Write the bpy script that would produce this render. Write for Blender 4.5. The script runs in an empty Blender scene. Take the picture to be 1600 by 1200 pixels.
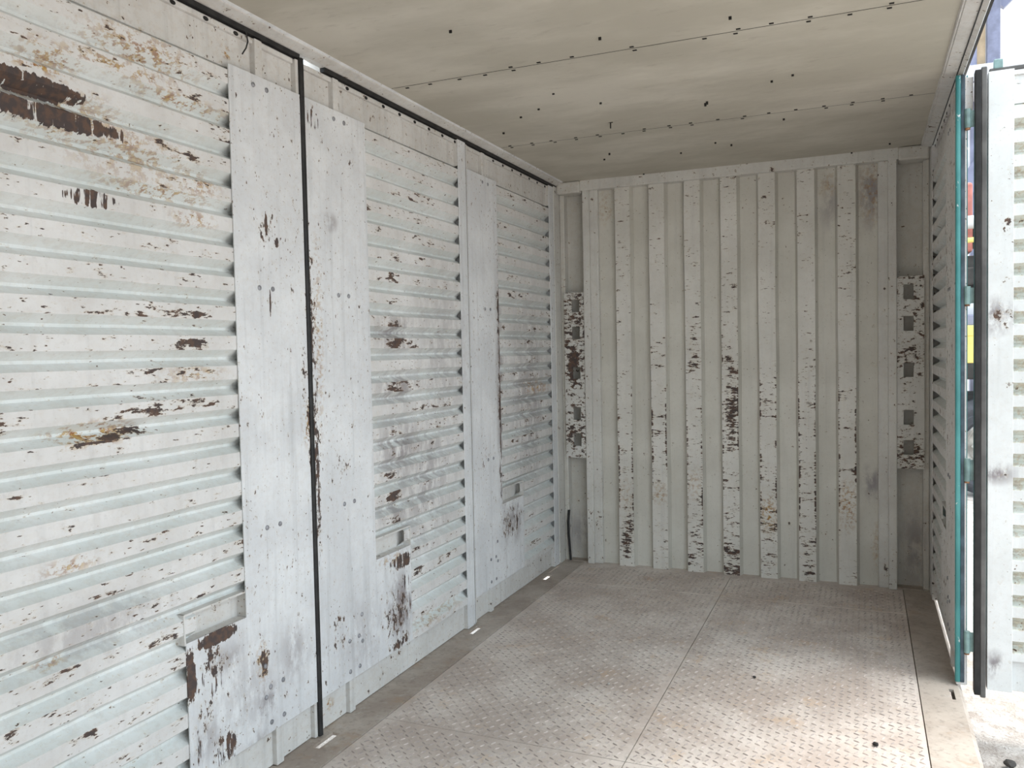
import bpy, bmesh, math, random
from mathutils import Vector, Matrix, noise
random.seed(7)
S = bpy.context.scene
COL = S.collection
W, H, LEN = 2.347, 2.69, 5.9          # container inside: width (x), height (z), length (y from -LEN to 0)

# ------------------------------------------------------------------ camera
cam = bpy.data.cameras.new('camera'); co = bpy.data.objects.new('camera', cam); COL.objects.link(co)
cam.sensor_width = 36.0; cam.sensor_fit = 'HORIZONTAL'; cam.lens = 1287.26 / 1600 * 36; cam.clip_start = 0.02
rt = Vector((0.91959821, 0.39234134, -0.02018403)); up = Vector((0.00310892, 0.04410783, 0.99902194)); fw = Vector((-0.39284788, 0.91876154, -0.03934172))
m = Matrix((rt, up, -fw)).transposed().to_4x4(); m.translation = Vector((1.9836, -5.5452, 1.5126))
co.matrix_world = m; S.camera = co

# ------------------------------------------------------------------ overcast sky, exposure
wd = bpy.data.worlds.new('overcast_sky'); S.world = wd; wd.use_nodes = True
bg = wd.node_tree.nodes['Background']; bg.inputs[0].default_value = (0.79, 0.91, 1.0, 1); bg.inputs[1].default_value = 1.0
sl = bpy.data.lights.new('hazy_sun', 'SUN'); so = bpy.data.objects.new('hazy_sun', sl); COL.objects.link(so)
sl.energy = 3.1; sl.angle = math.radians(40); sl.color = (1.0, 0.94, 0.87)
so.rotation_euler = Vector((-0.22, -0.17, -1.0)).to_track_quat('-Z', 'Y').to_euler(); so.location = (6, -6, 12)
S.view_settings.view_transform = 'Standard'; S.view_settings.look = 'None'; S.view_settings.gamma = 1; S.view_settings.use_curve_mapping = False
S.view_settings.exposure = 1.47

# ------------------------------------------------------------------ node helpers
class NT:
    def __init__(s, name):
        s.mat = bpy.data.materials.new(name); s.mat.use_nodes = True; s.t = s.mat.node_tree
        s.bsdf = s.t.nodes['Principled BSDF']
        s.pos = s.n('ShaderNodeNewGeometry').outputs['Position']
    def n(s, typ, **kw):
        nd = s.t.nodes.new(typ)
        for k, v in kw.items(): setattr(nd, k, v)
        return nd
    def put(s, sock, v):
        if isinstance(v, (int, float)): sock.default_value = v
        elif isinstance(v, (tuple, list)):
            sock.default_value = tuple(v) + (1,) if (len(v) == 3 and sock.type == 'RGBA') else tuple(v)
        else: s.t.links.new(v, sock)
    def math(s, op, a, b=0.0, c=None, clamp=False):
        nd = s.n('ShaderNodeMath', operation=op, use_clamp=clamp); s.put(nd.inputs[0], a); s.put(nd.inputs[1], b)
        if c is not None: s.put(nd.inputs[2], c)
        return nd.outputs[0]
    def vmath(s, op, a, b=None, c=None):
        nd = s.n('ShaderNodeVectorMath', operation=op); s.put(nd.inputs[0], a)
        if b is not None: s.put(nd.inputs[1], b)
        if c is not None: s.put(nd.inputs[2], c)
        return nd.outputs['Value'] if op == 'LENGTH' else nd.outputs[0]
    def noise(s, scale, detail=3, rough=0.55, vec=None, stretch=(1, 1, 1), off=(0, 0, 0)):
        v = s.vmath('MULTIPLY_ADD', vec or s.pos, stretch, off)
        nd = s.n('ShaderNodeTexNoise'); s.put(nd.inputs['Vector'], v); nd.inputs['Scale'].default_value = scale
        nd.inputs['Detail'].default_value = detail; nd.inputs['Roughness'].default_value = rough
        return nd.outputs[0]
    def ramp(s, v, a, b, lo=0.0, hi=1.0):
        nd = s.n('ShaderNodeMapRange'); nd.interpolation_type = 'SMOOTHSTEP'; s.put(nd.inputs[0], v)
        s.put(nd.inputs[1], a); s.put(nd.inputs[2], b); s.put(nd.inputs[3], lo); s.put(nd.inputs[4], hi); return nd.outputs[0]
    def mix(s, f, a, b, mode='MIX'):
        nd = s.n('ShaderNodeMix', data_type='RGBA', blend_type=mode); s.put(nd.inputs[0], f); s.put(nd.inputs[6], a); s.put(nd.inputs[7], b)
        return nd.outputs[2]
    def blobs(s, vec, lst, edge=0.45):
        """soft patches (centre a, centre b, radius a, radius b, strength) in the plane of vec"""
        out = None
        for (a, b, ra, rb, st) in lst:
            q = s.vmath('MULTIPLY_ADD', vec, (1 / ra, 1 / rb, 0), (-a / ra, -b / rb, 0))
            l = s.vmath('LENGTH', q)
            nd = s.n('ShaderNodeMapRange'); s.put(nd.inputs[0], l)
            nd.inputs[1].default_value = 1.0; nd.inputs[2].default_value = edge; nd.inputs[3].default_value = 0; nd.inputs[4].default_value = st
            out = nd.outputs[0] if out is None else s.math('MAXIMUM', out, nd.outputs[0])
        return out if out is not None else 0.0
    def done(s, col, rough=0.5, height=None, bump=0.3, dist=0.004, metal=0.0, spec=0.4):
        s.put(s.bsdf.inputs['Base Color'], col); s.put(s.bsdf.inputs['Roughness'], rough); s.put(s.bsdf.inputs['Metallic'], metal)
        s.put(s.bsdf.inputs['Specular IOR Level'], spec)
        if height is not None:
            b = s.n('ShaderNodeBump'); b.inputs['Strength'].default_value = bump; b.inputs['Distance'].default_value = dist
            s.put(b.inputs['Height'], height); s.t.links.new(b.outputs[0], s.bsdf.inputs['Normal'])
        return s.mat

def plain(name, col, rough=0.55, var=0.25, scale=9, metal=0.0, bump=0.15):
    t = NT(name); k = t.noise(scale, 4)
    c = t.mix(t.ramp(k, 0.35, 0.68), tuple(x * (1 - var) for x in col), tuple(min(1, x * (1 + var * 0.6)) for x in col))
    return t.done(c, rough, t.noise(scale * 9, 2), bump, 0.002, metal)

CHIP = (0.075, 0.058, 0.055); RUSTC = (0.29, 0.12, 0.035)
def paint(name, axis, c1, c2, wear=0.1, blobs=(), rust=(), smudge=(), stretch=(1, 1, 1), scale=26, rustamt=0.0, fine=0.12, streak=0.25, crack=0.0, chip=CHIP, scrapes=()):
    """old container paint: two tones, dirt streaks, grime patches, flaked-off chips down to dark primer, rust bleeding round them"""
    t = NT(name)
    sx = t.n('ShaderNodeSeparateXYZ'); t.put(sx.inputs[0], t.pos)
    cb = t.n('ShaderNodeCombineXYZ'); t.put(cb.inputs[0], sx.outputs[axis]); t.put(cb.inputs[1], sx.outputs[2])
    v2 = cb.outputs[0]
    base = t.mix(t.ramp(t.noise(3.1, 5, 0.6), 0.35, 0.68), c1, c2)
    st = t.noise(1.0, 4, 0.6, stretch=(26, 26, 1.3))
    base = t.mix(t.math('MULTIPLY', t.ramp(st, 0.5, 0.75), streak), base, tuple(x * 0.62 for x in c2))
    fs = t.noise(60, 3, 0.7)
    base = t.mix(t.math('MULTIPLY', t.ramp(fs, 0.55, 0.75), 0.22), base, tuple(x * 0.6 for x in c1))
    if smudge:
        sm = t.math('MULTIPLY', t.blobs(v2, smudge, 0.2), t.ramp(t.noise(13, 5, 0.7, stretch=(1, 1, 0.5)), 0.38, 0.58, 0.0, 1.45), clamp=True)
        base = t.mix(sm, base, (0.27, 0.245, 0.255))
    dens = t.blobs(v2, blobs, 0.35)
    dens = t.math('MAXIMUM', dens, wear) if blobs else wear
    n1 = t.noise(scale, 6, 0.68, stretch=stretch, off=(3.1, 7.7, 1.3))
    n2 = t.noise(scale * 2.6, 3, 0.6, stretch=stretch, off=(13.1, 2.7, 5.3))
    big = t.noise(2.2, 2, off=(5, 5, 5))
    d2 = t.math('MULTIPLY', dens, t.ramp(big, 0.36, 0.62, 0.45, 1.3))
    f1 = t.math('MULTIPLY_ADD', d2, 0.34, n1)
    f2 = t.math('MULTIPLY_ADD', d2, 0.24, n2)
    chips = t.math('MAXIMUM', t.ramp(f1, 0.690, 0.704), t.ramp(f2, 0.715, 0.735))
    if crack:
        cr = t.n('ShaderNodeTexVoronoi', feature='DISTANCE_TO_EDGE'); t.put(cr.inputs['Vector'], t.vmath('MULTIPLY', t.pos, (9, 9, 34))); cr.inputs['Scale'].default_value = 1.0
        ck = t.math('MULTIPLY', t.ramp(cr.outputs[0], 0.05, 0.02), t.ramp(t.math('MULTIPLY_ADD', d2, 0.4, t.noise(7, 3)), 0.62, 0.7))
        chips = t.math('MAXIMUM', chips, t.math('MULTIPLY', ck, crack))
    if scrapes:
        sc = t.blobs(v2, scrapes, 0.55)
        comb = t.noise(1.0, 4, 0.6, stretch=(40, 58, 7), off=(0, 3, 1))
        chips = t.math('MAXIMUM', chips, t.ramp(t.math('MULTIPLY_ADD', sc, 0.5, comb), 0.78, 0.81))
    halo = t.math('MAXIMUM', t.ramp(f1, 0.635, 0.70), t.ramp(f2, 0.67, 0.73))
    rb = t.blobs(v2, rust, 0.2)
    ramt = t.math('ADD', rb, rustamt) if rust else rustamt
    rn = t.ramp(t.noise(42, 5, 0.72, stretch=(1, 0.7, 1), off=(9, 1, 4)), 0.48, 0.57)
    rmask = t.math('MULTIPLY', ramt, rn, clamp=True)
    base = t.mix(t.math('MULTIPLY', halo, t.math('MULTIPLY_ADD', ramt, 0.9, 0.26, clamp=True)), base, (0.52, 0.38, 0.20))
    base = t.mix(t.math('MULTIPLY', rmask, 1.0), base, t.mix(t.ramp(t.noise(70, 2), 0.4, 0.6), RUSTC, (0.47, 0.30, 0.09)))
    cc = t.mix(t.ramp(t.noise(40, 3, off=(2, 8, 1)), 0.42, 0.62), chip, (0.125, 0.078, 0.058))
    col = t.mix(chips, base, cc)
    hgt = t.math('SUBTRACT', t.math('MULTIPLY', t.noise(7, 3), 0.8), t.math('MULTIPLY', chips, 0.35))
    return t.done(col, t.math('MULTIPLY_ADD', chips, 0.25, 0.50), hgt, 0.35, 0.004, spec=0.3)

# wear marks on the left doors, (y, z, half length, half height, strength) in metres
SCR = [(-4.05, 2.235, 0.24, 0.038, 0.9), (-3.96, 2.165, 0.30, 0.042, 0.85), (-3.86, 1.965, 0.125, 0.04, 0.62)]
B_CORR = [(-3.49, 1.767, 0.128, 0.038, 0.62), (-3.47, 1.654, 0.098, 0.026, 0.5), (-3.49, 1.558, 0.136, 0.03, 0.62), (-3.5, 1.467, 0.136, 0.039, 0.65), (-3.56, 1.365, 0.27, 0.041, 0.62), (-3.72, 1.30, 0.16, 0.022, 0.6), (-3.88, 1.285, 0.18, 0.02, 0.6), (-3.5, 1.271, 0.096, 0.038, 0.62), (-3.49, 1.172, 0.113, 0.042, 0.62), (-3.54, 1.05, 0.094, 0.035, 0.45), (-3.52, 0.879, 0.095, 0.036, 0.5), (-3.63, 0.822, 0.198, 0.04, 0.5), (-4.06, 0.713, 0.116, 0.034, 0.55), (-4.12, 0.49, 0.08, 0.033, 0.55), (-3.69, 0.29, 0.057, 0.039, 0.6), (-3.45, 2.103, 0.155, 0.06, 0.4), (-3.53, 1.867, 0.179, 0.035, 0.45),
          (-2.25, 1.882, 0.12, 0.144, 0.62), (-2.26, 1.595, 0.12, 0.118, 0.62), (-2.27, 1.36, 0.12, 0.118, 00.62), (-2.28, 1.139, 0.12, 0.135, 0.62), (-2.3, 0.904, 0.12, 0.135, 0.62), (-2.11, 0.463, 0.088, 0.044, 0.5), (-0.58, 1.424, 0.387, 0.334, 0.3)]
PSCR = [(-3.44, 0.58, 0.14, 0.035, 0.72), (-3.565, 0.49, 0.03, 0.13, 0.68), (-3.47, 0.47, 0.09, 0.12, 0.46), (-3.42, 0.18, 0.1, 0.08, 0.52), (-3.55, 0.25, 0.04, 0.1, 0.46), (-2.25, 0.55, 0.15, 0.05, 0.66), (-2.25, 0.36, 0.12, 0.16, 0.46), (-1.08, 1.45, 0.035, 0.8, 0.56), (-1.09, 0.9, 0.05, 0.4, 0.52), (-0.9, 0.5, 0.2, 0.12, 0.46), (-2.88, 1.2, 0.03, 0.9, 0.46), (-2.84, 2.44, 0.06, 0.06, 0.52)]
B_PLATE = [(-3.125, 1.70, 0.007, 0.07, 1.0), (-3.135, 1.99, 0.012, 0.06, 1.0), (-3.08, 1.93, 0.016, 0.028, 0.9), (-3.45, 0.586, 0.128, 0.035, 0.95), (-3.57, 0.493, 0.03, 0.135, 0.8), (-3.46, 0.503, 0.083, 0.085, 0.45), (-3.42, 0.196, 0.103, 0.093, 0.55), (-3.51, 0.341, 0.064, 0.096, 0.35), (-3.22, 0.422, 0.05, 0.086, 0.55), (-2.93, 1.379, 0.05, 0.313, 0.5), (-3.0, 0.549, 0.1, 0.14, 0.32), (-3.14, 1.967, 0.1, 0.08, 0.3), (-3.3, 1.331, 0.025, 0.203, 0.35),
           (-2.89, 1.276, 0.055, 1.009, 0.5), (-2.84, 2.477, 0.062, 0.043, 0.6), (-2.27, 0.54, 0.163, 0.06, 0.8), (-2.31, 0.328, 0.17, 0.186, 0.4), (-2.76, 0.449, 0.12, 0.301, 0.25), (-2.46, 1.072, 0.025, 0.356, 0.4), (-2.68, 1.046, 0.105, 0.092, 0.33), (-2.58, 2.313, 0.045, 0.054, 0.38), (-2.28, 0.174, 0.147, 0.04, 0.5),
           (-1.08, 1.813, 0.06, 0.39, 0.66), (-1.08, 1.077, 0.06, 0.543, 0.66), (-0.93, 0.479, 0.24, 0.169, 0.5), (-1.34, 0.97, 0.098, 0.25, 0.33)]
SMUDGE = [(-3.21, 0.266, 0.088, 0.113, 0.6), (-3.05, 0.391, 0.12, 0.167, 0.4), (-3.4, 0.492, 0.121, 0.074, 0.45), (-3.5, 0.262, 0.113, 0.108, 0.4), (-3.26, 0.129, 0.095, 0.091, 0.45), (-2.27, 0.337, 0.148, 0.214, 0.75), (-2.74, 2.05, 0.06, 0.05, 0.6), (-1.08, 1.246, 0.08, 1.045, 0.6), (-0.92, 0.456, 0.213, 0.147, 0.6), (-2.23, 1.61, 0.247, 0.136, 0.55), (-2.23, 1.358, 0.265, 0.12, 0.55), (-2.23, 1.074, 0.282, 0.206, 0.6), (-2.27, 0.796, 0.245, 0.119, 0.5), (-0.6, 1.2, 0.45, 0.9, 0.42), (-2.0, 0.9, 0.45, 0.5, 0.42), (-1.8, 1.5, 0.4, 0.7, 0.28), (-3.3, 0.35, 0.3, 0.3, 0.25), (-3.9, 0.75, 0.4, 0.12, 0.3), (-2.6, 0.3, 0.25, 0.25, 0.25)]
RUST = [(-4.01, 2.289, 0.128, 0.029, 0.98), (-3.65, 2.434, 0.284, 0.094, 0.70), (-3.96, 2.332, 0.134, 0.049, 0.70), (-3.71, 2.12, 0.328, 0.109, 0.56), (-3.88, 1.306, 0.181, 0.046, 1.00), (-3.5, 1.46, 0.175, 0.036, 0.56), (-3.91, 2.182, 0.268, 0.101, 0.70), (-4.03, 0.707, 0.065, 0.029, 0.70), (-3.98, 0.954, 0.112, 0.03, 0.70), (-0.48, 1.274, 0.267, 0.06, 0.84), (-3.23, 0.419, 0.04, 0.092, 0.84), (-2.93, 1.254, 0.04, 0.114, 0.84), (-2.84, 1.59, 0.036, 0.509, 0.49), (-3.28, 2.558, 0.045, 0.025, 1.00), (-1.91, 0.192, 0.35, 0.06, 0.42), (-2.33, 0.575, 0.159, 0.03, 0.70), (-2.84, 0.09, 0.073, 0.037, 1.00), (-3.5, 2.33, 0.25, 0.03, 0.8), (-3.75, 2.36, 0.3, 0.03, 0.8), (-3.6, 2.03, 0.3, 0.03, 0.7), (-3.45, 2.08, 0.12, 0.06, 0.7), (-3.48, 1.96, 0.12, 0.04, 0.7)]

WH1, WH2 = (0.65, 0.635, 0.62), (0.75, 0.74, 0.73)
CY1, CY2 = (0.675, 0.70, 0.685), (0.77, 0.785, 0.775)  # valleys and slopes: slightly lighter and more cyan than the ridge whites
M = {}
M['rib_l'] = paint('worn_paint_ridge', 1, WH1, WH2, 0.22, B_CORR, RUST, SMUDGE, stretch=(1, 0.42, 1.45), rustamt=0.05, scrapes=SCR)
M['valley_l'] = paint('pale_cyan_valley', 1, CY1, CY2, 0.05, B_CORR[4:8], RUST, SMUDGE, stretch=(1, 0.6, 1.2), rustamt=0.08, streak=0.2, scrapes=SCR)
M['plate_l'] = paint('worn_paint_plate', 1, (0.66, 0.67, 0.685), (0.775, 0.785, 0.795), 0.13, B_PLATE, RUST, SMUDGE, stretch=(1, 1.25, 0.75), scale=30, rustamt=0.05, streak=0.5, scrapes=PSCR)
M['frame_l'] = paint('worn_paint_frame', 1, (0.61, 0.595, 0.57), (0.71, 0.70, 0.68), 0.12, [], RUST, (), rustamt=0.08, streak=0.45)
M['rib_r'] = paint('worn_paint_ridge_right', 1, WH1, WH2, 0.2, rustamt=0.1)
M['valley_r'] = paint('pale_cyan_valley_right', 1, CY1, CY2, 0.12, rustamt=0.15)
M['leaf_flat'] = paint('bright_paint_open_leaf', 0, (0.68, 0.69, 0.68), (0.77, 0.78, 0.775), 0.06, [(2.52, 1.62, 0.06, 0.1, 0.3), (2.52, 0.95, 0.06, 0.07, 0.3), (2.54, 2.0, 0.03, 0.06, 0.5)], smudge=[(2.5, 1.62, 0.09, 0.1, 0.7), (2.5, 0.95, 0.1, 0.06, 0.7), (2.5, 0.12, 0.05, 0.08, 0.7)], rustamt=0.04)
M['leaf_valley'] = paint('rusty_paint_open_leaf', 0, (0.60, 0.62, 0.56), (0.70, 0.72, 0.67), 0.1, rustamt=0.35)
xr = [W / 2 + (k - 3) * 0.238 for k in range(7)]
M['rib_e'] = paint('flaking_paint_rib', 0, (0.64, 0.62, 0.57), (0.74, 0.72, 0.67), 0.18,
    [(c + q, 0.75 if i != 3 else 1.1, 0.016, 0.85, 0.5) for i, c in enumerate(xr) for q in (-0.05, 0.05)] + [(xr[3], 1.15, 0.07, 0.55, 0.62), (W / 2, 0.15, 1.2, 0.55, 0.38), (W / 2, 0.7, 1.1, 0.25, 0.24), (xr[5], 0.1, 0.08, 0.2, 0.65), (xr[2], 1.4, 0.07, 0.5, 0.36), (xr[0], 0.25, 0.08, 0.3, 0.5), (xr[1], 0.55, 0.07, 0.2, 0.5)],
    [(xr[4], 0.42, 0.07, 0.16, 0.95), (xr[6], 0.5, 0.07, 0.2, 0.85), (xr[1], 0.52, 0.07, 0.1, 0.6), (xr[2], 0.6, 0.07, 0.15, 0.45), (xr[0], 0.5, 0.07, 0.15, 0.35)], (),
    stretch=(0.6, 1, 2.0), scale=22, crack=0.0, rustamt=0.04)
M['recess_e'] = paint('smooth_grey_paint_recess', 0, (0.60, 0.58, 0.52), (0.67, 0.65, 0.59), 0.03,
    [], [(2.03, 2.45, 0.09, 0.25, 0.5), (1.79, 2.52, 0.08, 0.1, 0.4), (0.33, 2.5, 0.08, 0.15, 0.35), (2.06, 0.25, 0.04, 0.2, 0.5)], [(2.03, 2.45, 0.1, 0.3, 0.55), (2.03, 0.65, 0.08, 0.15, 0.6), (1.79, 2.4, 0.08, 0.2, 0.4)], rustamt=0.02, streak=0.2)
M['strip_e'] = paint('chipped_paint_strip', 0, (0.61, 0.595, 0.56), (0.70, 0.69, 0.65), 0.1, [(W / 2, 0.1, 1.4, 0.8, 0.42)], rustamt=0.05, stretch=(1, 1, 0.9))
M['lash'] = paint('heavily_flaked_paint', 0, (0.58, 0.57, 0.54), (0.70, 0.69, 0.66), 0.40, [(0.09, 1.4, 0.08, 0.25, 0.72), (0.08, 0.9, 0.06, 0.15, 0.7), (2.24, 1.2, 0.09, 0.4, 0.6), (2.28, 0.9, 0.05, 0.15, 0.6)], stretch=(0.8, 1, 1.5))
M['post'] = paint('corner_post_paint', 0, (0.58, 0.565, 0.52), (0.66, 0.645, 0.605), 0.06, rustamt=0.08, smudge=[(0.1, 0.2, 0.2, 0.2, 0.4), (2.27, 0.25, 0.1, 0.35, 0.5)])
M['ceil'] = (lambda t: t.done(t.mix(t.math('MULTIPLY', t.ramp(t.noise(24, 5, 0.7, stretch=(0.4, 1, 1)), 0.56, 0.74), 0.4), t.mix(t.ramp(t.noise(1.7, 5, 0.62, stretch=(0.6, 1.3, 1)), 0.36, 0.66), (0.47, 0.44, 0.37), (0.60, 0.565, 0.49)), (0.34, 0.305, 0.255)), 0.62, t.noise(2.6, 3), 0.5, 0.03))(NT('grimy_ceiling_paint'))
def steel(name, a, b, r, stretch=(1, 1, 1)):
    t = NT(name)
    c = t.mix(t.ramp(t.noise(2.4, 6, 0.65), 0.36, 0.66), a, b)
    c = t.mix(t.math('MULTIPLY', t.ramp(t.noise(5.5, 5, 0.7, off=(4, 2, 0)), 0.54, 0.70), 0.55), c, r)
    c = t.mix(t.math('MULTIPLY', t.ramp(t.noise(40, 4, 0.7, stretch=stretch), 0.50, 0.70), 0.42), c, tuple(x * 0.5 for x in a))
    c = t.mix(t.math('MULTIPLY', t.ramp(t.noise(17, 4, 0.7, off=(8, 8, 0)), 0.56, 0.70), 0.4), c, (0.55, 0.52, 0.49))
    return t.done(c, t.ramp(t.noise(8, 3), 0.3, 0.7, 0.42, 0.68), t.noise(55, 3), 0.25, 0.002, spec=0.45)
M['floor'] = steel('dusty_tread_plate', (0.50, 0.42, 0.37), (0.70, 0.63, 0.575), (0.56, 0.39, 0.25))
M['sill'] = steel('rusty_floor_edge', (0.34, 0.28, 0.235), (0.50, 0.44, 0.385), (0.38, 0.265, 0.175))
M['tread'] = plain('polished_tread', (0.44, 0.375, 0.34), 0.45, 0.35, 14)  # treads get a darker base colour than the floor plate
M['rubber'] = plain('black_rubber', (0.022, 0.021, 0.021), 0.6, 0.4, 20)
M['grey_rubber'] = plain('grey_rubber', (0.12, 0.115, 0.11), 0.6, 0.3, 8)
M['dark'] = plain('near_black', (0.02, 0.018, 0.016), 0.8, 0.3, 30)
M['screw'] = plain('dull_screw', (0.32, 0.32, 0.34), 0.4, 0.3, 60, 0.3)
def teal():
    t = NT('scraped_teal_paint'); n1 = t.noise(20, 5, 0.65, stretch=(1, 1, 0.6))
    c = t.mix(t.ramp(t.noise(4, 4), 0.35, 0.65), (0.04, 0.20, 0.20), (0.075, 0.29, 0.285))
    return t.done(t.mix(t.ramp(n1, 0.63, 0.66), c, (0.55, 0.58, 0.58)), 0.35, n1, 0.2, 0.003, spec=0.5)
M['teal'] = teal()
M['teal_dark'] = plain('dark_blue_grey_edge', (0.06, 0.09, 0.115), 0.5, 0.4, 14)
M['hinge'] = plain('grey_green_hinge', (0.20, 0.30, 0.29), 0.45, 0.35, 14)
M['rusty'] = plain('rusty_steel', (0.30, 0.14, 0.07), 0.7, 0.4, 30)
def ground_m():
    t = NT('dusty_gravel'); a = t.noise(9, 6, 0.7); b = t.noise(60, 4, 0.7)
    c = t.mix(t.ramp(a, 0.35, 0.65), (0.36, 0.32, 0.29), (0.54, 0.51, 0.485)); c = t.mix(t.math('MULTIPLY', t.ramp(b, 0.5, 0.68), 0.5), c, (0.22, 0.19, 0.175))
    return t.done(c, 0.85, t.math('ADD', t.math('MULTIPLY', a, 1.0), t.math('MULTIPLY', b, 0.35)), 0.9, 0.05, spec=0.2)
M['ground'] = ground_m()
M['tyre'] = plain('grey_tyre', (0.055, 0.058, 0.068), 0.7, 0.3, 10)
M['rim'] = plain('dusty_rim', (0.42, 0.40, 0.37), 0.5, 0.3, 12)
M['yellow'] = plain('hazed_yellow_paint', (0.72, 0.60, 0.18), 0.45, 0.2, 6)  # truck yellow paled: yard haze is mixed into the colour
M['red'] = plain('hazed_red_paint', (0.45, 0.16, 0.13), 0.5, 0.25, 6)  # cab red paled the same way, haze put into the colour
M['blue_steel'] = plain('blue_grey_steel', (0.18, 0.19, 0.27), 0.5, 0.25, 5)
M['pale_steel'] = plain('pale_grey_steel', (0.55, 0.55, 0.58), 0.45, 0.15, 5)
M['tan'] = plain('tan_board', (0.55, 0.42, 0.28), 0.7, 0.2, 5)
M['black'] = plain('black_chassis', (0.035, 0.032, 0.03), 0.6, 0.4, 8)

# ------------------------------------------------------------------ mesh helpers
class MB:
    def __init__(s, fn=None): s.v, s.f, s.mi, s.fn = [], [], [], fn or (lambda a, b, c: (a, b, c))
    def add(s, vs, fs, mi=0):
        o = len(s.v); s.v += [Vector(s.fn(*p)) for p in vs]; s.f += [tuple(i + o for i in f) for f in fs]; s.mi += [mi] * len(fs); return s
    def box(s, x0, x1, y0, y1, z0, z1, mi=0):
        return s.add([(x, y, z) for x in (x0, x1) for y in (y0, y1) for z in (z0, z1)],
                     [(0, 1, 3, 2), (4, 6, 7, 5), (0, 4, 5, 1), (2, 3, 7, 6), (0, 2, 6, 4), (1, 5, 7, 3)], mi)
    def prism(s, poly, h0, h1, mi=0):
        """poly of (a, c) extruded along the middle coordinate"""
        n = len(poly); vs = [(a, h0, c) for a, c in poly] + [(a, h1, c) for a, c in poly]
        return s.add(vs, [tuple(range(n)), tuple(range(2 * n - 1, n - 1, -1))] + [(i, (i + 1) % n, n + (i + 1) % n, n + i) for i in range(n)], mi)
    def bar(s, a, b, r, n=8, mi=0):
        a, b = Vector(a), Vector(b); d = (b - a).normalized(); u = d.orthogonal().normalized(); w = d.cross(u)
        vs = [tuple(p + (u * math.cos(2 * math.pi * i / n) + w * math.sin(2 * math.pi * i / n)) * r) for p in (a, b) for i in range(n)]
        return s.add(vs, [(i, (i + 1) % n, n + (i + 1) % n, n + i) for i in range(n)] + [tuple(range(n - 1, -1, -1)), tuple(range(n, 2 * n))], mi)
    def build(s, name, mats, parent=None, bevel=0.0, recalc=True, smooth=False):
        me = bpy.data.meshes.new(name); org = root_loc(parent)
        me.from_pydata([p - org for p in s.v], [], s.f)
        mats = mats if isinstance(mats, (list, tuple)) else [mats]
        for k in mats: me.materials.append(M[k])
        for p, i in zip(me.polygons, s.mi): p.material_index = i; p.use_smooth = smooth
        if recalc:
            bm = bmesh.new(); bm.from_mesh(me); bmesh.ops.recalc_face_normals(bm, faces=bm.faces); bm.to_mesh(me); bm.free()
        o = bpy.data.objects.new(name, me); COL.objects.link(o); o.parent = parent
        if bevel:
            b = o.modifiers.new('bevel', 'BEVEL'); b.width = bevel; b.segments = 2; b.limit_method = 'ANGLE'
        return o
def root_loc(o):
    v = Vector((0, 0, 0))
    while o is not None: v = v + o.location; o = o.parent
    return v
def tag(o, label=None, cat=None, group=None, kind=None):
    for k, x in (('label', label), ('category', cat), ('group', group), ('kind', kind)):
        if x: o[k] = x
    return o
def empty(name, loc, label, cat, kind=None, group=None):
    o = bpy.data.objects.new(name, None); COL.objects.link(o); o.location = loc; o.empty_display_size = 0.1
    return tag(o, label, cat, group, kind)
def disc_mesh(name, r, h, mat, n=10, oval=1.0, slot=False):
    b = MB(); vs = []
    for rr, hh in ((r, 0), (r * 0.92, h * 0.6), (r * 0.55, h)):
        vs += [(hh, rr * oval * math.cos(2 * math.pi * i / n), rr * math.sin(2 * math.pi * i / n)) for i in range(n)]
    fs = [(k * n + i, k * n + (i + 1) % n, (k + 1) * n + (i + 1) % n, (k + 1) * n + i) for k in (0, 1) for i in range(n)] + [tuple(range(2 * n, 3 * n))]
    me = bpy.data.meshes.new(name); me.from_pydata(vs, [], fs); me.materials.append(M[mat])
    for p in me.polygons: p.use_smooth = True
    return me
SCREW = disc_mesh('screw', 0.0095, 0.005, 'screw'); HOLE_DISC = disc_mesh('dark_hole_disc', 0.0075, 0.003, 'dark', 10, 1.7)  # black oval discs paint the shaded insides of the lip holes
def stamp(me, name, parent, loc, rz=0.0):
    o = bpy.data.objects.new(name, me); COL.objects.link(o); o.parent = parent; o.location = Vector(loc) - root_loc(parent); o.rotation_euler = (0, 0, rz); return o

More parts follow.
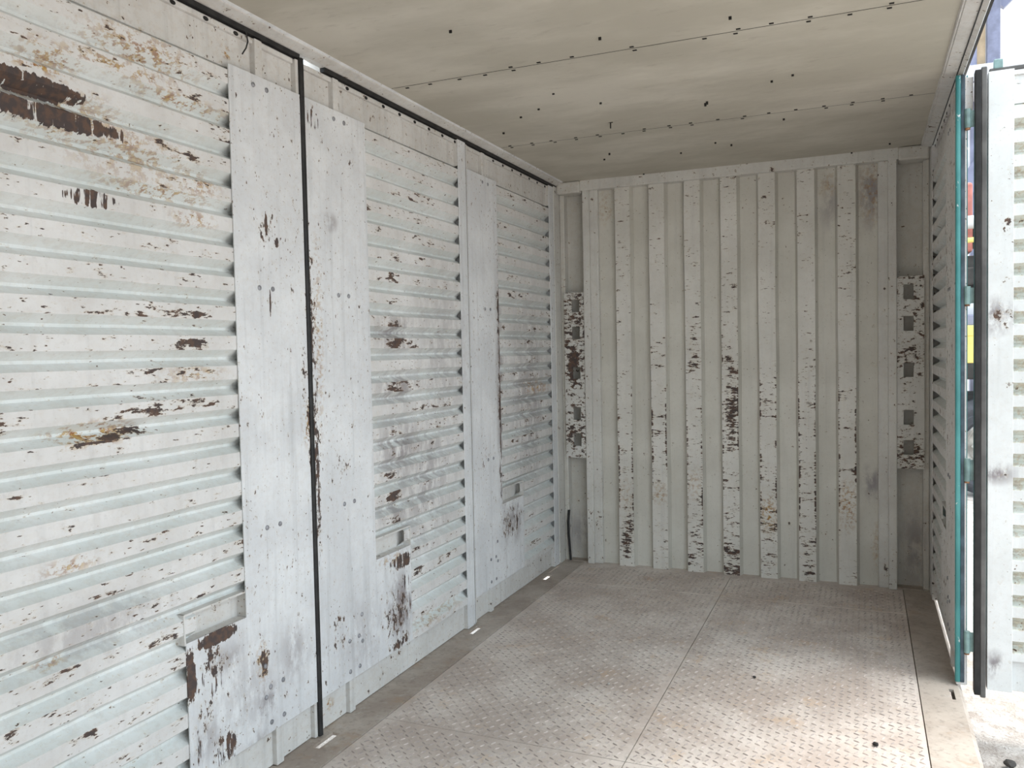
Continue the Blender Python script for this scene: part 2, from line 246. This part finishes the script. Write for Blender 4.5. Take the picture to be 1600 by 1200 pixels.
# ------------------------------------------------------------------ floor
fl = empty('floor', (W / 2, -LEN / 2, 0), 'brown dusty chequered steel plate floor of the container', 'floor', 'structure')
SX = 0.147
ys = [-LEN, -4.85, -2.666, -0.499, 0.06]
def tread_geo(x0, x1, y0, y1, parent):
    b = MB(); p = 0.0315; i0 = int(x0 / p) - 1; j0 = int(y0 / p) - 2
    vs, fs = [], []
    for j in range(j0, int(y1 / p) + 2):
        for i in range(i0, int(x1 / p) + 2):
            cx, cy = i * p, j * p
            if not (x0 + 0.014 < cx < x1 - 0.014 and y0 + 0.014 < cy < y1 - 0.014): continue
            a = math.radians(61) if (i + j) % 2 else math.radians(-29)
            ca, sa = math.cos(a), math.sin(a); L, w, h = 0.0135, 0.0034, 0.0034; o = len(vs)
            for (lx, ly, lz) in ((-L, 0, 0), (-L * .5, -w, 0), (L * .5, -w, 0), (L, 0, 0), (L * .5, w, 0), (-L * .5, w, 0), (-L * .6, 0, h), (L * .6, 0, h)):
                vs.append((cx + lx * ca - ly * sa, cy + lx * sa + ly * ca, 0.0005 + lz))
            fs += [(o, o + 1, o + 6), (o + 1, o + 2, o + 7, o + 6), (o + 2, o + 3, o + 7), (o + 3, o + 4, o + 7), (o + 4, o + 5, o + 6, o + 7), (o + 5, o, o + 6)]
    b.add(vs, fs); t = b.build('raised_treads', 'tread', parent, recalc=False); tag(t, 'small raised lozenge treads darker than the plate', kind='stuff')
for r in range(4):
    for c in range(2):
        x0, x1 = (SX + 0.002, W / 2 - 0.002) if c == 0 else (W / 2 + 0.002, W - SX - 0.002)
        y0, y1 = ys[r] + 0.002, ys[r + 1] - 0.002
        pl = MB().box(x0, x1, y0, y1, -0.006, 0.0005).build('floor_plate', 'floor', fl)
        tread_geo(x0, x1, y0, y1 if r < 3 else -0.06, pl)
def holed(b, xs, yy, holes, z0, z1):
    """flat plate z0..z1 over a grid with cells left open; gives the holes real edges"""
    for i in range(len(xs) - 1):
        for j in range(len(yy) - 1):
            cx, cy = (xs[i] + xs[i + 1]) / 2, (yy[j] + yy[j + 1]) / 2
            if any(h[0] < cx < h[1] and h[2] < cy < h[3] for h in holes): continue
            b.box(xs[i], xs[i + 1], yy[j], yy[j + 1], z0, z1)
lh = [(0.022, 0.056, -2.99, -2.855), (0.018, 0.052, -1.63, -1.50), (0.014, 0.05, -0.52, -0.40), (0.004, 0.016, -0.36, -0.13)]
def cuts(lo, hi, vals): return sorted({lo, hi, *vals})
b = MB(); holed(b, cuts(-0.06, SX - 0.002, [x for h in lh for x in h[:2]]), cuts(-LEN, 0.06, [y for h in lh for y in h[2:]]), lh, -0.008, 0.004)
b.build('edge_plate', 'sill', fl, recalc=False)
rh = [(2.319, 2.338, -1.668, -1.555)]
b = MB(); holed(b, cuts(W - SX + 0.002, W + 0.012, [x for h in rh for x in h[:2]]), cuts(-LEN, 0.06, [y for h in rh for y in h[2:]]), rh, -0.008, 0.004)
b.build('edge_plate', 'sill', fl, recalc=False)
MB().prism([(W + 0.012, 0.004), (W + 0.03, -0.02), (W + 0.03, -0.15), (W + 0.012, -0.15)], -LEN, 0.1).build('side_rail', 'sill', fl)
MB().box(0.10, W - 0.08, -LEN + 0.05, 0.05, -0.12, -0.012).build('under_frame', 'sill', fl)

# ------------------------------------------------------------------ ceiling
ce = empty('ceiling', (W / 2, -LEN / 2, H), 'grimy grey steel roof sheets with riveted cross seams', 'ceiling', 'structure')
cys = [-LEN, -4.72, -3.53, -2.335, -1.135, 0.1]
for k in range(5):
    y0, y1 = cys[k] + 0.0025, cys[k + 1] - 0.0025
    b = MB(); nx, ny = 16, 10; vs = []
    for j in range(ny + 1):
        for i in range(nx + 1):
            x = -0.0 + W * i / nx; y = y0 + (y1 - y0) * j / ny
            edge = min(1, 4 * min(j, ny - j) / ny) * min(1, 4 * min(i, nx - i) / nx)
            vs.append((x, y, H + edge * 0.012 * noise.noise((x * 1.6, y * 1.9, 3.3))))
    b.add(vs, [(j * (nx + 1) + i, j * (nx + 1) + i + 1, (j + 1) * (nx + 1) + i + 1, (j + 1) * (nx + 1) + i) for j in range(ny) for i in range(nx)])
    o = b.build('roof_panel', 'ceil', ce, recalc=False, smooth=True)
    rv = MB()
    for i in range(17):
        for yy in ((y0 + 0.018, y1 - 0.018) if 0 < k < 4 else ((y1 - 0.018,) if k == 0 else (y0 + 0.018,))):
            if random.random() < 0.25: continue
            x = 0.12 + i * 0.13 + random.uniform(-0.01, 0.01)
            rv.box(x - 0.008, x + 0.008, yy - 0.0045, yy + 0.0045, H - 0.0025, H + 0.002)
    for i in range(9):
        x, y = random.uniform(0.2, W - 0.2), random.uniform(y0 + 0.1, y1 - 0.1)
        rv.box(x - 0.005, x + 0.005, y - 0.003, y + 0.003, H - 0.0095, H + 0.012)
    tag(rv.build('rivets', 'dark', o), 'tiny dark rivets along the roof seams', kind='stuff')
MB().box(-0.06, W + 0.06, -LEN - 0.06, 0.12, H + 0.016, H + 0.03).build('roof_skin', 'black', ce)
b = MB(); b.bar((0.783, -1.372, H), (0.783, -1.374, H - 0.035), 0.0035).bar((0.772, -1.372, H - 0.001), (0.794, -1.372, H - 0.004), 0.004); b.build('nail', 'dark', ce)

# ------------------------------------------------------------------ side rails under the roof
tl = empty('trim_1', (0, -LEN / 2, H - 0.03), 'pale top side rail with black rubber seal above the left doors', 'rail', 'structure')
MB().prism([(0.045, H - 0.004), (0.045, H - 0.010), (0.004, H - 0.022), (-0.026, H - 0.022), (-0.026, H + 0.02), (0.045, H + 0.02)], -LEN, 0.0).build('rail', 'frame_l', tl)
MB().prism([(0.056, H + 0.001), (0.046, H - 0.006), (0.040, H - 0.004), (0.044, H + 0.004)], -LEN, -0.02).build('lip', 'plate_l', tl)
MB().prism([(-0.002, H - 0.018), (-0.006, 2.652), (-0.022, 2.650), (-0.024, H - 0.018)], -2.745, -0.02).build('seal', 'rubber', tl)
MB().prism([(-0.002, H - 0.018), (-0.006, 2.652), (-0.022, 2.650), (-0.024, H - 0.018)], -LEN, -2.905).build('seal', 'rubber', tl)
MB().box(-0.09, -0.028, -2.745, -0.0, 2.645, H + 0.02).build('outer_rail', 'frame_l', tl)
MB().box(-0.09, -0.028, -LEN, -2.905, 2.645, H + 0.02).build('outer_rail', 'frame_l', tl)
tr = empty('trim_2', (W, -LEN / 2, H - 0.03), 'pale top side rail above the open right side', 'rail', 'structure')
MB().prism([(W - 0.042, H - 0.004), (W - 0.038, H - 0.014), (W + 0.006, H - 0.020), (W + 0.03, H - 0.034), (W + 0.036, H - 0.02), (W + 0.036, H + 0.04), (W - 0.042, H + 0.04)], -LEN, 0.0).build('rail', 'frame_l', tr)
MB().prism([(W - 0.05, H + 0.002), (W - 0.046, H - 0.010), (W - 0.040, H - 0.010), (W - 0.036, H + 0.002)], -LEN, -0.02).build('lip', 'frame_l', tr)
MB().box(W + 0.008, W + 0.012, -LEN, -0.02, H - 0.0245, H - 0.018).build('seal', 'rubber', tr)

# ------------------------------------------------------------------ doors
PIT = 0.1005; ZT, ZB = 2.508, 0.148
def corr_profile(zlo, zhi, df=-0.005, dv=-0.041):
    pts = []
    for k in range(-1, 24):
        zc = 2.415 - PIT * k
        pts += [(zc + 0.028, df, 1), (zc + 0.004, dv, 1), (zc - 0.005, dv, 1), (zc - 0.026, df, 0)]   # last flag: material of the strip that starts here
    out = []
    for i in range(len(pts) - 1):
        (za, da, fa), (zb, db, _) = pts[i], pts[i + 1]
        if za <= zlo or zb >= zhi: continue
        A = (min(za, zhi), da if za <= zhi else da + (db - da) * (za - zhi) / (za - zb))
        Bp = (max(zb, zlo), db if zb >= zlo else da + (db - da) * (za - zlo) / (za - zb))
        out.append((A, Bp, fa))
    return out
def corr_sheet(b, u0, u1, zlo, zhi, seed, dent=0.003, nu=14):
    for (za, da), (zb, db), fa in corr_profile(zlo, zhi):
        vs = []
        for i in range(nu + 1):
            u = u0 + (u1 - u0) * i / nu
            for z, d in ((za, da), (zb, db)):
                vs.append((u, min(d + dent * noise.noise((u * 2.7 + seed, z * 3.1, seed)), -0.0012), z + 0.0022 * noise.noise((u * 3.5, z * 9, seed + 4))))
        b.add(vs, [(2 * i, 2 * i + 2, 2 * i + 3, 2 * i + 1) for i in range(nu)], fa)
def make_door(name, label, fn, w, norm_rz, mats, seed, plate=0.41, lu=0.70, uhole=0.35, hinge_w=0.095, thick=0.06, skin=True, root=None, z0=0.007):
    """fn(u, d, z) -> world; u runs from the lock-plate side to the hinge side, d is 0 on the inside face and negative outwards"""
    rib, valley, plt, frm = mats
    r = empty(name, root or fn(w / 2, -0.03, 0), label, 'door', 'structure')
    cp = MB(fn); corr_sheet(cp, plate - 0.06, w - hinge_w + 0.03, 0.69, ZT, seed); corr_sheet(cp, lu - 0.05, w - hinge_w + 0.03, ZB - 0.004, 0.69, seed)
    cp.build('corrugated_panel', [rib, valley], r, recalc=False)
    MB(fn).prism([(0.012, ZB), (lu, ZB), (lu, 0.605), (plate, 0.605), (plate, ZT + 0.004), (0.012, ZT + 0.004)], -0.005, 0.0).build('lock_plate', plt, r, 0.0012)
    pk = MB(fn)
    pk.box(plate - 0.02, lu + 0.0, -0.050, -0.046, 0.598, 0.697)                      # back of the handle pocket
    pk.box(plate, lu, -0.047, -0.002, 0.598, 0.605); pk.box(plate, lu + 0.004, -0.047, -0.004, 0.690, 0.697)
    pk.box(lu, lu + 0.006, -0.047, -0.002, 0.598, 0.697); pk.box(plate - 0.012, plate - 0.006, -0.047, -0.006, 0.598, 0.697)
    pk.build('lock_pocket', frm, r)
    hd = MB(fn).box(0.012, w - 0.012, -thick - 0.02, -0.028, ZT, 2.645).build('top_rail', frm, r, 0.002)
    MB(fn).prism([(0.03, 2.626), (w - 0.03, 2.626), (w - 0.03, 2.645), (0.03, 2.645)], -0.028, -0.014).build('top_lip', frm, r, 0.002)
    MB(fn).box(0.012, w - 0.012, -thick, -0.026, z0, ZB).build('bottom_rail', frm, r, 0.002)
    MB(fn).box(0.215, 0.255, -0.03, -0.0052, z0, 2.645).build('lock_post', frm, r, 0.003)
    MB(fn).box(0.003, 0.026, -0.045, -0.0052, z0, 2.645).build('meeting_stile', frm, r, 0.003)
    MB(fn).box(w - hinge_w, w - 0.006, -0.005, 0.0, z0, 2.648).box(w - hinge_w + 0.045, w - 0.006, -0.048, -0.005, z0, 2.648).build('hinge_stile', plt, r, 0.0015)
    MB(fn).box(w - hinge_w, w - hinge_w + 0.045, -0.03, -0.005, z0, ZB).box(w - hinge_w, w - hinge_w + 0.045, -0.03, -0.005, ZT, 2.645).build('stile_end', frm, r)
    if skin: MB(fn).box(0.006, w - 0.006, -thick + 0.002, -thick + 0.006, z0 + 0.01, 2.62).build('outer_skin', frm, r)
    for z in (2.474, 1.758, 0.895, 0.315, 0.185):
        for u in ((0.205, 0.277) if z > 0.4 else (0.215, 0.285)): stamp(SCREW, 'screw', r, fn(u, 0.0, z), norm_rz)
    for z in (0.345, 0.46): stamp(SCREW, 'screw', r, fn(0.31, 0.0, z - 0.06), norm_rz)
    u = uhole
    while u < w - 0.09:
        stamp(HOLE_DISC, 'dark_hole_disc', r, fn(u, -0.0142, 2.633), norm_rz); u += 0.142
    return r
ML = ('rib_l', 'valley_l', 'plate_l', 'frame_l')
YC, YS = -2.905, -1.481
make_door('door_1', 'closed left door next to the end wall, corrugated with narrow flat plate', lambda u, d, z: (d, YS + u, z), 1.375, 0, ML, 1.1, plate=0.40, lu=0.725, uhole=0.25)
make_door('door_2', 'closed left door in the middle between the black seam and end door', lambda u, d, z: (d, YC + u, z), YS - YC, 0, ML, 2.2, plate=0.435, lu=0.735, uhole=0.33)
make_door('door_3', 'closed corrugated door nearest on the left with dark scraped paint', lambda u, d, z: (d, YC - u, z), 1.425, 0, ML, 3.3, plate=0.398, lu=0.676, uhole=0.34)
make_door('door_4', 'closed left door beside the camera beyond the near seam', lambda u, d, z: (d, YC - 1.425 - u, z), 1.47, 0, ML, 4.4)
YR = -1.50
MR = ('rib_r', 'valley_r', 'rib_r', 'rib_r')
d5 = make_door('door_5', 'shaded closed right door with teal edge beside the end wall', lambda u, d, z: (W - d, YR + u, z), 1.40, math.pi, MR, 5.5, plate=0.42, lu=0.70, thick=0.05, skin=False, hinge_w=0.095, uhole=0.12)
# opened leaf: hinged to the closed right door, swung out square to it, inside face towards the camera
ang = math.radians(-1.5); HX, HY = 2.424, -1.515
def leaf(u, d, z):
    s = 1.42 - u; return (HX + s * math.cos(ang) + d * math.sin(ang), HY + s * math.sin(ang) - d * math.cos(ang), z + 0.0)
d6 = make_door('door_6', 'open white right door leaf swung outward with black rubber seal', leaf, 1.42 - 0.04, -math.pi / 2, ('leaf_flat', 'leaf_valley', 'leaf_flat', 'leaf_flat'), 6.6, root=leaf(0.7, -0.03, 0), hinge_w=0.1)

# seals and edges
for nm, y, wd, par in (('seam', YC, 0.011, 'door_2'), ('seam', YS, 0.004, 'door_1'), ('seam', YC - 1.425, 0.004, 'door_3')):
    b = MB(lambda a, h, c: (a, c, h)); top = 0.008 if wd > 0.01 else -0.003
    b.prism([(-0.05, y - wd), (top - 0.004, y - wd), (top, y - wd * 0.4), (top, y + wd * 0.6), (top - 0.006, y + wd), (-0.05, y + wd)], 0.01, 2.652)
    b.build('rubber_seal', 'rubber', bpy.data.objects[par])
MB().box(W + 0.001, W + 0.022, YR - 0.008, YR + 0.012, 0.02, 2.655).build('teal_edge', 'teal', d5, 0.006, smooth=True)
MB().box(W + 0.020, W + 0.038, YR - 0.004, YR + 0.02, 0.02, 2.655).build('outer_edge', 'teal_dark', d5, 0.004)
MB().box(W + 0.0455, W + 0.05, YR + 0.02, -0.06, 0.02, 2.655).build('outer_face', 'teal', d5)
for z0, z1 in ((2.43, 2.50), (1.68, 1.747), (0.915, 1.004), (0.161, 0.246)):
    hg = MB().box(W + 0.036, HX + 0.01, YR - 0.004, YR + 0.006, z0, z1).build('hinge', 'hinge', d5, 0.002)
    MB().bar((W + 0.047, YR - 0.005, z0 - 0.004), (W + 0.047, YR - 0.005, z1 + 0.006), 0.0125, 12).build('hinge_barrel', 'hinge', hg, smooth=False)
    MB().bar((W + 0.047, YR - 0.005, z0 - 0.012), (W + 0.047, YR - 0.005, z0 - 0.004), 0.010, 10).build('hinge_pin', 'rusty', hg)
b = MB(leaf); ue = 1.42
b.prism([(ue + 0.004, -0.02), (ue + 0.004, 2.662), (ue - 0.019, 2.662), (ue - 0.019, -0.02)], -0.05, 0.008); b.build('rubber_seal', 'rubber', d6, 0.003)
b = MB(leaf); b.prism([(ue - 0.019, -0.03), (ue - 0.019, 2.672), (ue - 0.041, 2.672), (ue - 0.041, -0.03)], -0.05, 0.006); b.build('seal_retainer', 'grey_rubber', d6, 0.005)
b = MB(leaf); b.prism([(0.0, 2.645), (0.0, 2.664), (ue - 0.05, 2.664), (ue - 0.05, 2.645)], -0.05, -0.012); b.build('top_seal', 'grey_rubber', d6, 0.004)
b = MB(leaf); b.box(ue - 0.10, ue - 0.066, -0.04, -0.01, 2.66, 2.70); b.build('lock_bracket', 'hinge', d6, 0.004)

# ------------------------------------------------------------------ end wall
ew = empty('wall_end', (W / 2, 0, 0), 'vertically corrugated end wall with flaking white ribs', 'wall', 'structure')
def end_sheet(name, y, sgn, parent, mats):
    b = MB(); RB = 0.045; xs = [(0.225, RB, 1)]
    for c in xr: xs += [(c - 0.068, RB, 1), (c - 0.052, 0.0, 0), (c + 0.052, 0.0, 1), (c + 0.068, RB, 1)]
    xs.append((W - 0.225, RB, 1)); nz = 22
    for i in range(len(xs) - 1):
        (xa, ya, ma), (xb, yb, _) = xs[i], xs[i + 1]; vs = []
        for k in range(nz + 1):
            z = 2.64 * k / nz
            for x, q in ((xa, ya), (xb, yb)):
              vs.append((x + 0.003 * noise.noise((x * 4, z * 2.5, 1)), y + sgn * (q + 0.007 * noise.noise((x * 3.1, z * 2.2, 8)) * (0.3 + q * 20)), z))
        b.add(vs, [(2 * k, 2 * k + 1, 2 * k + 3, 2 * k + 2) for k in range(nz)], ma)
    return b.build(name, mats, parent, recalc=False)
end_sheet('corrugated_sheet', 0.0, 1, ew, ['rib_e', 'recess_e'])
MB().box(0.165, W - 0.165, -0.028, 0.06, 2.622, 2.70).build('header', 'strip_e', ew, 0.006)
for sd in (0, 1):
    X = (lambda x: x) if sd == 0 else (lambda x: W - x)
    fx = lambda a, b_, c: (X(a), b_, c)
    MB(fx).box(0.222, 0.283, 0.008, 0.09, 0, 2.63).build('frame_strip', 'strip_e', ew, 0.006)
    MB(fx).box(0.178, 0.226, -0.018, 0.10, 0, 2.63).build('frame_strip', 'strip_e', ew, 0.005)
    po = MB(fx)
    po.box(-0.06, 0.19, 0.085, 0.11, -0.02, 2.70); po.box(0.0, 0.034, 0.012, 0.088, 0, 2.66)
    po.build('corner_post', 'post', ew, 0.005)
    MB(fx).box(-0.058, -0.001, -0.098, 0.09, 0.0, 2.66).build('door_jamb', 'strip_e', ew, 0.004)
    MB(fx).box(0.0, 0.17, -0.055, 0.08, 2.606, 2.688).build('corner_casting', 'post', ew, 0.012)
    MB(fx).box(0.0, 0.19, -0.0, 0.08, -0.01, 0.01).build('foot_plate', 'sill', ew)
    hz = [(1.78, 1.87), (1.59, 1.68), (1.31, 1.395), (1.02, 1.11), (0.835, 0.925)]
    b = MB(fx); zz = sorted({0.75, 1.92, *[z for h in hz for z in h]}); xx = [0.028, 0.086, 0.142, 0.182]
    for i in range(3):
        for j in range(len(zz) - 1):
            c = (zz[j] + zz[j + 1]) / 2
            if i == 1 and any(h[0] < c < h[1] for h in hz): continue
            b.box(xx[i], xx[i + 1], -0.008, 0.0, zz[j], zz[j + 1])
    o = b.build('lashing_plate', 'lash', ew, recalc=False); tag(o, 'flaked plate with five rectangular lashing holes')
wn = empty('wall_near', (W / 2, -LEN, 0), 'corrugated end wall behind the camera', 'wall', 'structure')
end_sheet('corrugated_sheet', -LEN, -1, wn, ['rib_e', 'recess_e'])
MB().box(-0.06, 0.24, -LEN - 0.05, -LEN, -0.02, 2.70).box(W - 0.24, W + 0.04, -LEN - 0.05, -LEN, -0.02, 2.70).box(0, W, -LEN - 0.05, -LEN + 0.02, 2.6, 2.7).build('frame', 'strip_e', wn)
MB().box(-0.06, 0.0, -LEN, -5.80, 0, 2.66).build('door_jamb', 'strip_e', wn)

# ------------------------------------------------------------------ small loose things
def tube_path(name, pts, r, mat, label, cat):
    cu = bpy.data.curves.new(name, 'CURVE'); cu.dimensions = '3D'; cu.bevel_depth = r; cu.bevel_resolution = 2
    sp = cu.splines.new('POLY'); sp.points.add(len(pts) - 1)
    org = Vector(pts[-1])
    for p, q in zip(sp.points, pts): p.co = (*(Vector(q) - org), 1)
    tmp = bpy.data.objects.new(name, cu); me = bpy.data.meshes.new_from_object(tmp); bpy.data.objects.remove(tmp)
    me.materials.append(M[mat]); o = bpy.data.objects.new(name, me); COL.objects.link(o); o.location = org; return tag(o, label, cat)
tube_path('wire', [(-0.010, -3.215, 2.668), (-0.006, -3.200, 2.645), (-0.004, -3.196, 2.62), (-0.006, -3.204, 2.595), (-0.010, -3.220, 2.570)], 0.0026, 'rubber', 'thin black wire hanging from the rail above the left doors', 'wire')
tube_path('rubber_strip', [(0.036, 0.006, 0.37), (0.030, 0.0, 0.28), (0.032, -0.002, 0.20), (0.040, -0.004, 0.10), (0.046, -0.006, 0.012)], 0.009, 'rubber', 'short black rubber strip leaning in the far left corner', 'strip')
def lump(name, loc, r, mat, label, cat, group=None):
    bm = bmesh.new(); bmesh.ops.create_icosphere(bm, subdivisions=2, radius=r)
    for v in bm.verts: v.co *= 1 + 0.35 * noise.noise(v.co / r * 1.3 + Vector(loc) * 9); v.co.z = v.co.z * 0.6
    lo = min(v.co.z for v in bm.verts)
    for v in bm.verts: v.co.z -= lo
    me = bpy.data.meshes.new(name); bm.to_mesh(me); bm.free(); me.materials.append(M[mat]); o = bpy.data.objects.new(name, me); COL.objects.link(o); o.location = loc
    return tag(o, label, cat, group)
lump('pebble', (2.02, -2.22, 0.003), 0.011, 'dark', 'dark pebble on the tread plate near the right sill', 'pebble')
lump('pebble', (1.52, -1.72, 0.003), 0.008, 'dark', 'dark pebble in the middle of the right floor plates', 'pebble')
lump('pebble', (0.92, -2.02, 0.003), 0.007, 'rim', 'tiny pale pebble on the left floor plates', 'pebble')
lump('stone', (2.52, -1.78, -0.2), 0.024, 'black', 'dark stone on the bright gravel outside the right sill', 'stone')

# ------------------------------------------------------------------ yard outside
GZ = -0.2
b = MB(); vs = []; NX = 90; x0, x1, y0, y1 = -6.0, 14.0, -10.0, 14.0
for j in range(NX + 1):
    for i in range(NX + 1):
        x = x0 + (x1 - x0) * i / NX; y = y0 + (y1 - y0) * j / NX
        vs.append((x, y, GZ + 0.02 * (noise.noise((x * 1.7, y * 1.7, 0)) + 0.5 * noise.noise((x * 5, y * 5, 1))) - 0.012))
b.add(vs, [(j * (NX + 1) + i, j * (NX + 1) + i + 1, (j + 1) * (NX + 1) + i + 1, (j + 1) * (NX + 1) + i) for j in range(NX) for i in range(NX)])
B0 = 90.0
b.add([(-B0, -B0, GZ - 0.04), (B0, -B0, GZ - 0.04), (B0, B0, GZ - 0.04), (-B0, B0, GZ - 0.04)], [(0, 1, 2, 3)])
g = b.build('ground', 'ground', None, recalc=False, smooth=True); tag(g, 'pale dusty gravel yard outside the open side', 'ground', kind='structure')

def truck():
    y = 5.0
    r = empty('truck', (3.25, y, GZ), 'parked truck with yellow body seen through the door gap', 'truck')
    def lathe(name, prof, mat, cx, cz, par, n=40):
        bb = MB(); vs = [(cx + rr * math.cos(2 * math.pi * i / n), y + yy, cz + rr * math.sin(2 * math.pi * i / n)) for rr, yy in prof for i in range(n)]
        bb.add(vs, [(k * n + i, k * n + (i + 1) % n, (k + 1) * n + (i + 1) % n, (k + 1) * n + i) for k in range(len(prof) - 1) for i in range(n)])
        return bb.build(name, mat, par, smooth=False)
    for cx in (3.30, 6.6):
        R = 0.56; cz = GZ + R - 0.012
        ty = lathe('tyre', [(0.30, -0.10), (0.33, -0.14), (0.40, -0.15), (0.41, -0.142), (0.47, -0.15), (0.50, -0.14), (0.53, -0.12), (R, -0.10), (R, 0.1), (0.5, 0.14), (0.3, 0.1)], 'tyre', cx, cz, r)
        rm = lathe('rim', [(0.30, -0.11), (0.285, -0.13), (0.27, -0.10), (0.24, -0.03), (0.15, -0.05), (0.14, -0.11), (0.09, -0.13), (0.001, -0.13)], 'rim', cx, cz, r)
        for k in range(10):
            a = 2 * math.pi * k / 10; px, pz = cx + 0.195 * math.cos(a), cz + 0.195 * math.sin(a)
            MB().bar((px, y - 0.08, pz), (px, y - 0.03, pz), 0.018, 6).build('wheel_nut', 'rim', rm)
    MB().box(2.75, 7.2, y + 0.05, y + 0.9, 0.62, 0.92).build('chassis', 'black', r, 0.01)
    MB().box(2.80, 7.2, y - 0.14, y + 1.6, 1.10, 1.30).build('mudguard', 'black', r, 0.02)
    bo = MB().box(2.70, 7.2, y - 0.15, y + 1.7, 1.28, 1.70).build('body_side', 'yellow', r, 0.015)
    MB().box(2.70, 7.2, y - 0.17, y - 0.14, 1.59, 1.61).build('body_rib', 'yellow', bo)
    MB().box(2.72, 7.1, y - 0.05, y + 1.6, 1.70, 1.82).build('deck', 'blue_steel', r, 0.01)
    MB().prism([(2.9, 1.82), (3.30, 1.82), (3.60, 2.15), (2.95, 2.10)], y + 0.1, y + 0.6).build('cover_plate', 'pale_steel', r, 0.01)
    MB().prism([(2.95, 2.14), (3.4, 2.2), (3.4, 2.36), (2.9, 2.36)], y + 0.1, y + 0.7).build('engine_box', 'black', r, 0.02)
    MB().box(2.9, 3.6, y + 0.2, y + 0.6, 1.8, 2.5).build('support', 'black', r, 0.01)
    MB().bar((2.6, y, 2.63), (4.4, y, 2.72), 0.03, 12).build('hand_rail', 'yellow', r, smooth=True)
    MB().bar((2.6, y + 0.1, 2.86), (4.4, y + 0.1, 2.88), 0.075, 16).build('exhaust_pipe', 'pale_steel', r, smooth=True)
    MB().box(2.7, 3.14, y + 0.3, y + 0.9, 2.55, 3.35).build('cab_panel', 'red', r, 0.03)
    MB().box(2.95, 3.25, y + 0.35, y + 0.5, 2.6, 2.85).build('bracket', 'black', r, 0.01)
truck()
def frame_building():
    y = 7.5
    r = empty('steel_frame', (3.6, y, GZ), 'tall blue-grey steel building frame with diagonal brace outside', 'frame')
    for nm, xa, xb, mt in (('column', 3.54, 3.70, 'blue_steel'), ('column', 3.34, 3.42, 'blue_steel'), ('column', 9.5, 9.7, 'blue_steel')):
        MB().box(xa, xb, y, y + 0.18, GZ - 0.03, 9).build(nm, mt, r, 0.01)
    MB().box(3.42, 3.53, y + 0.08, y + 0.12, 4.6, 9).build('side_board', 'tan', r)
    MB().box(2.6, 9.6, y - 0.1, y + 0.1, 5.06, 5.28).build('cross_beam', 'pale_steel', r, 0.01)
    MB().bar((2.6, y - 0.15, 4.90), (9.6, y - 0.15, 4.90), 0.12, 18).build('pipe', 'pale_steel', r, smooth=True)
    b = MB(); d = Vector((0.9, 0, 1.3)); p = Vector((2.9, y - 0.05, 3.1)); q = p + d * 1.6; n = Vector((0.10, 0, -0.07))
    b.add([tuple(v + o) for o in (Vector((0, 0, 0)), Vector((0, 0.1, 0))) for v in (p - n, q - n, q + n, p + n)], [(0, 1, 2, 3), (7, 6, 5, 4), (0, 4, 5, 1), (1, 5, 6, 2), (2, 6, 7, 3), (3, 7, 4, 0)])
    b.build('diagonal_brace', 'blue_steel', r)
    MB().box(3.22, 3.34, y + 0.02, y + 0.10, 3.6, 4.7).build('white_board', 'pale_steel', r)
    b = MB(); p = Vector((3.70, y + 0.2, 6.15)); q = Vector((5.6, y + 0.2, 8.0)); n = Vector((0.07, 0, -0.06))
    b.add([tuple(v + o) for o in (Vector((0, 0, 0)), Vector((0, 0.1, 0))) for v in (p - n, q - n, q + n, p + n)], [(0, 1, 2, 3), (7, 6, 5, 4), (0, 4, 5, 1), (1, 5, 6, 2), (2, 6, 7, 3), (3, 7, 4, 0)])
    b.build('diagonal_brace', 'blue_steel', r)
frame_building()
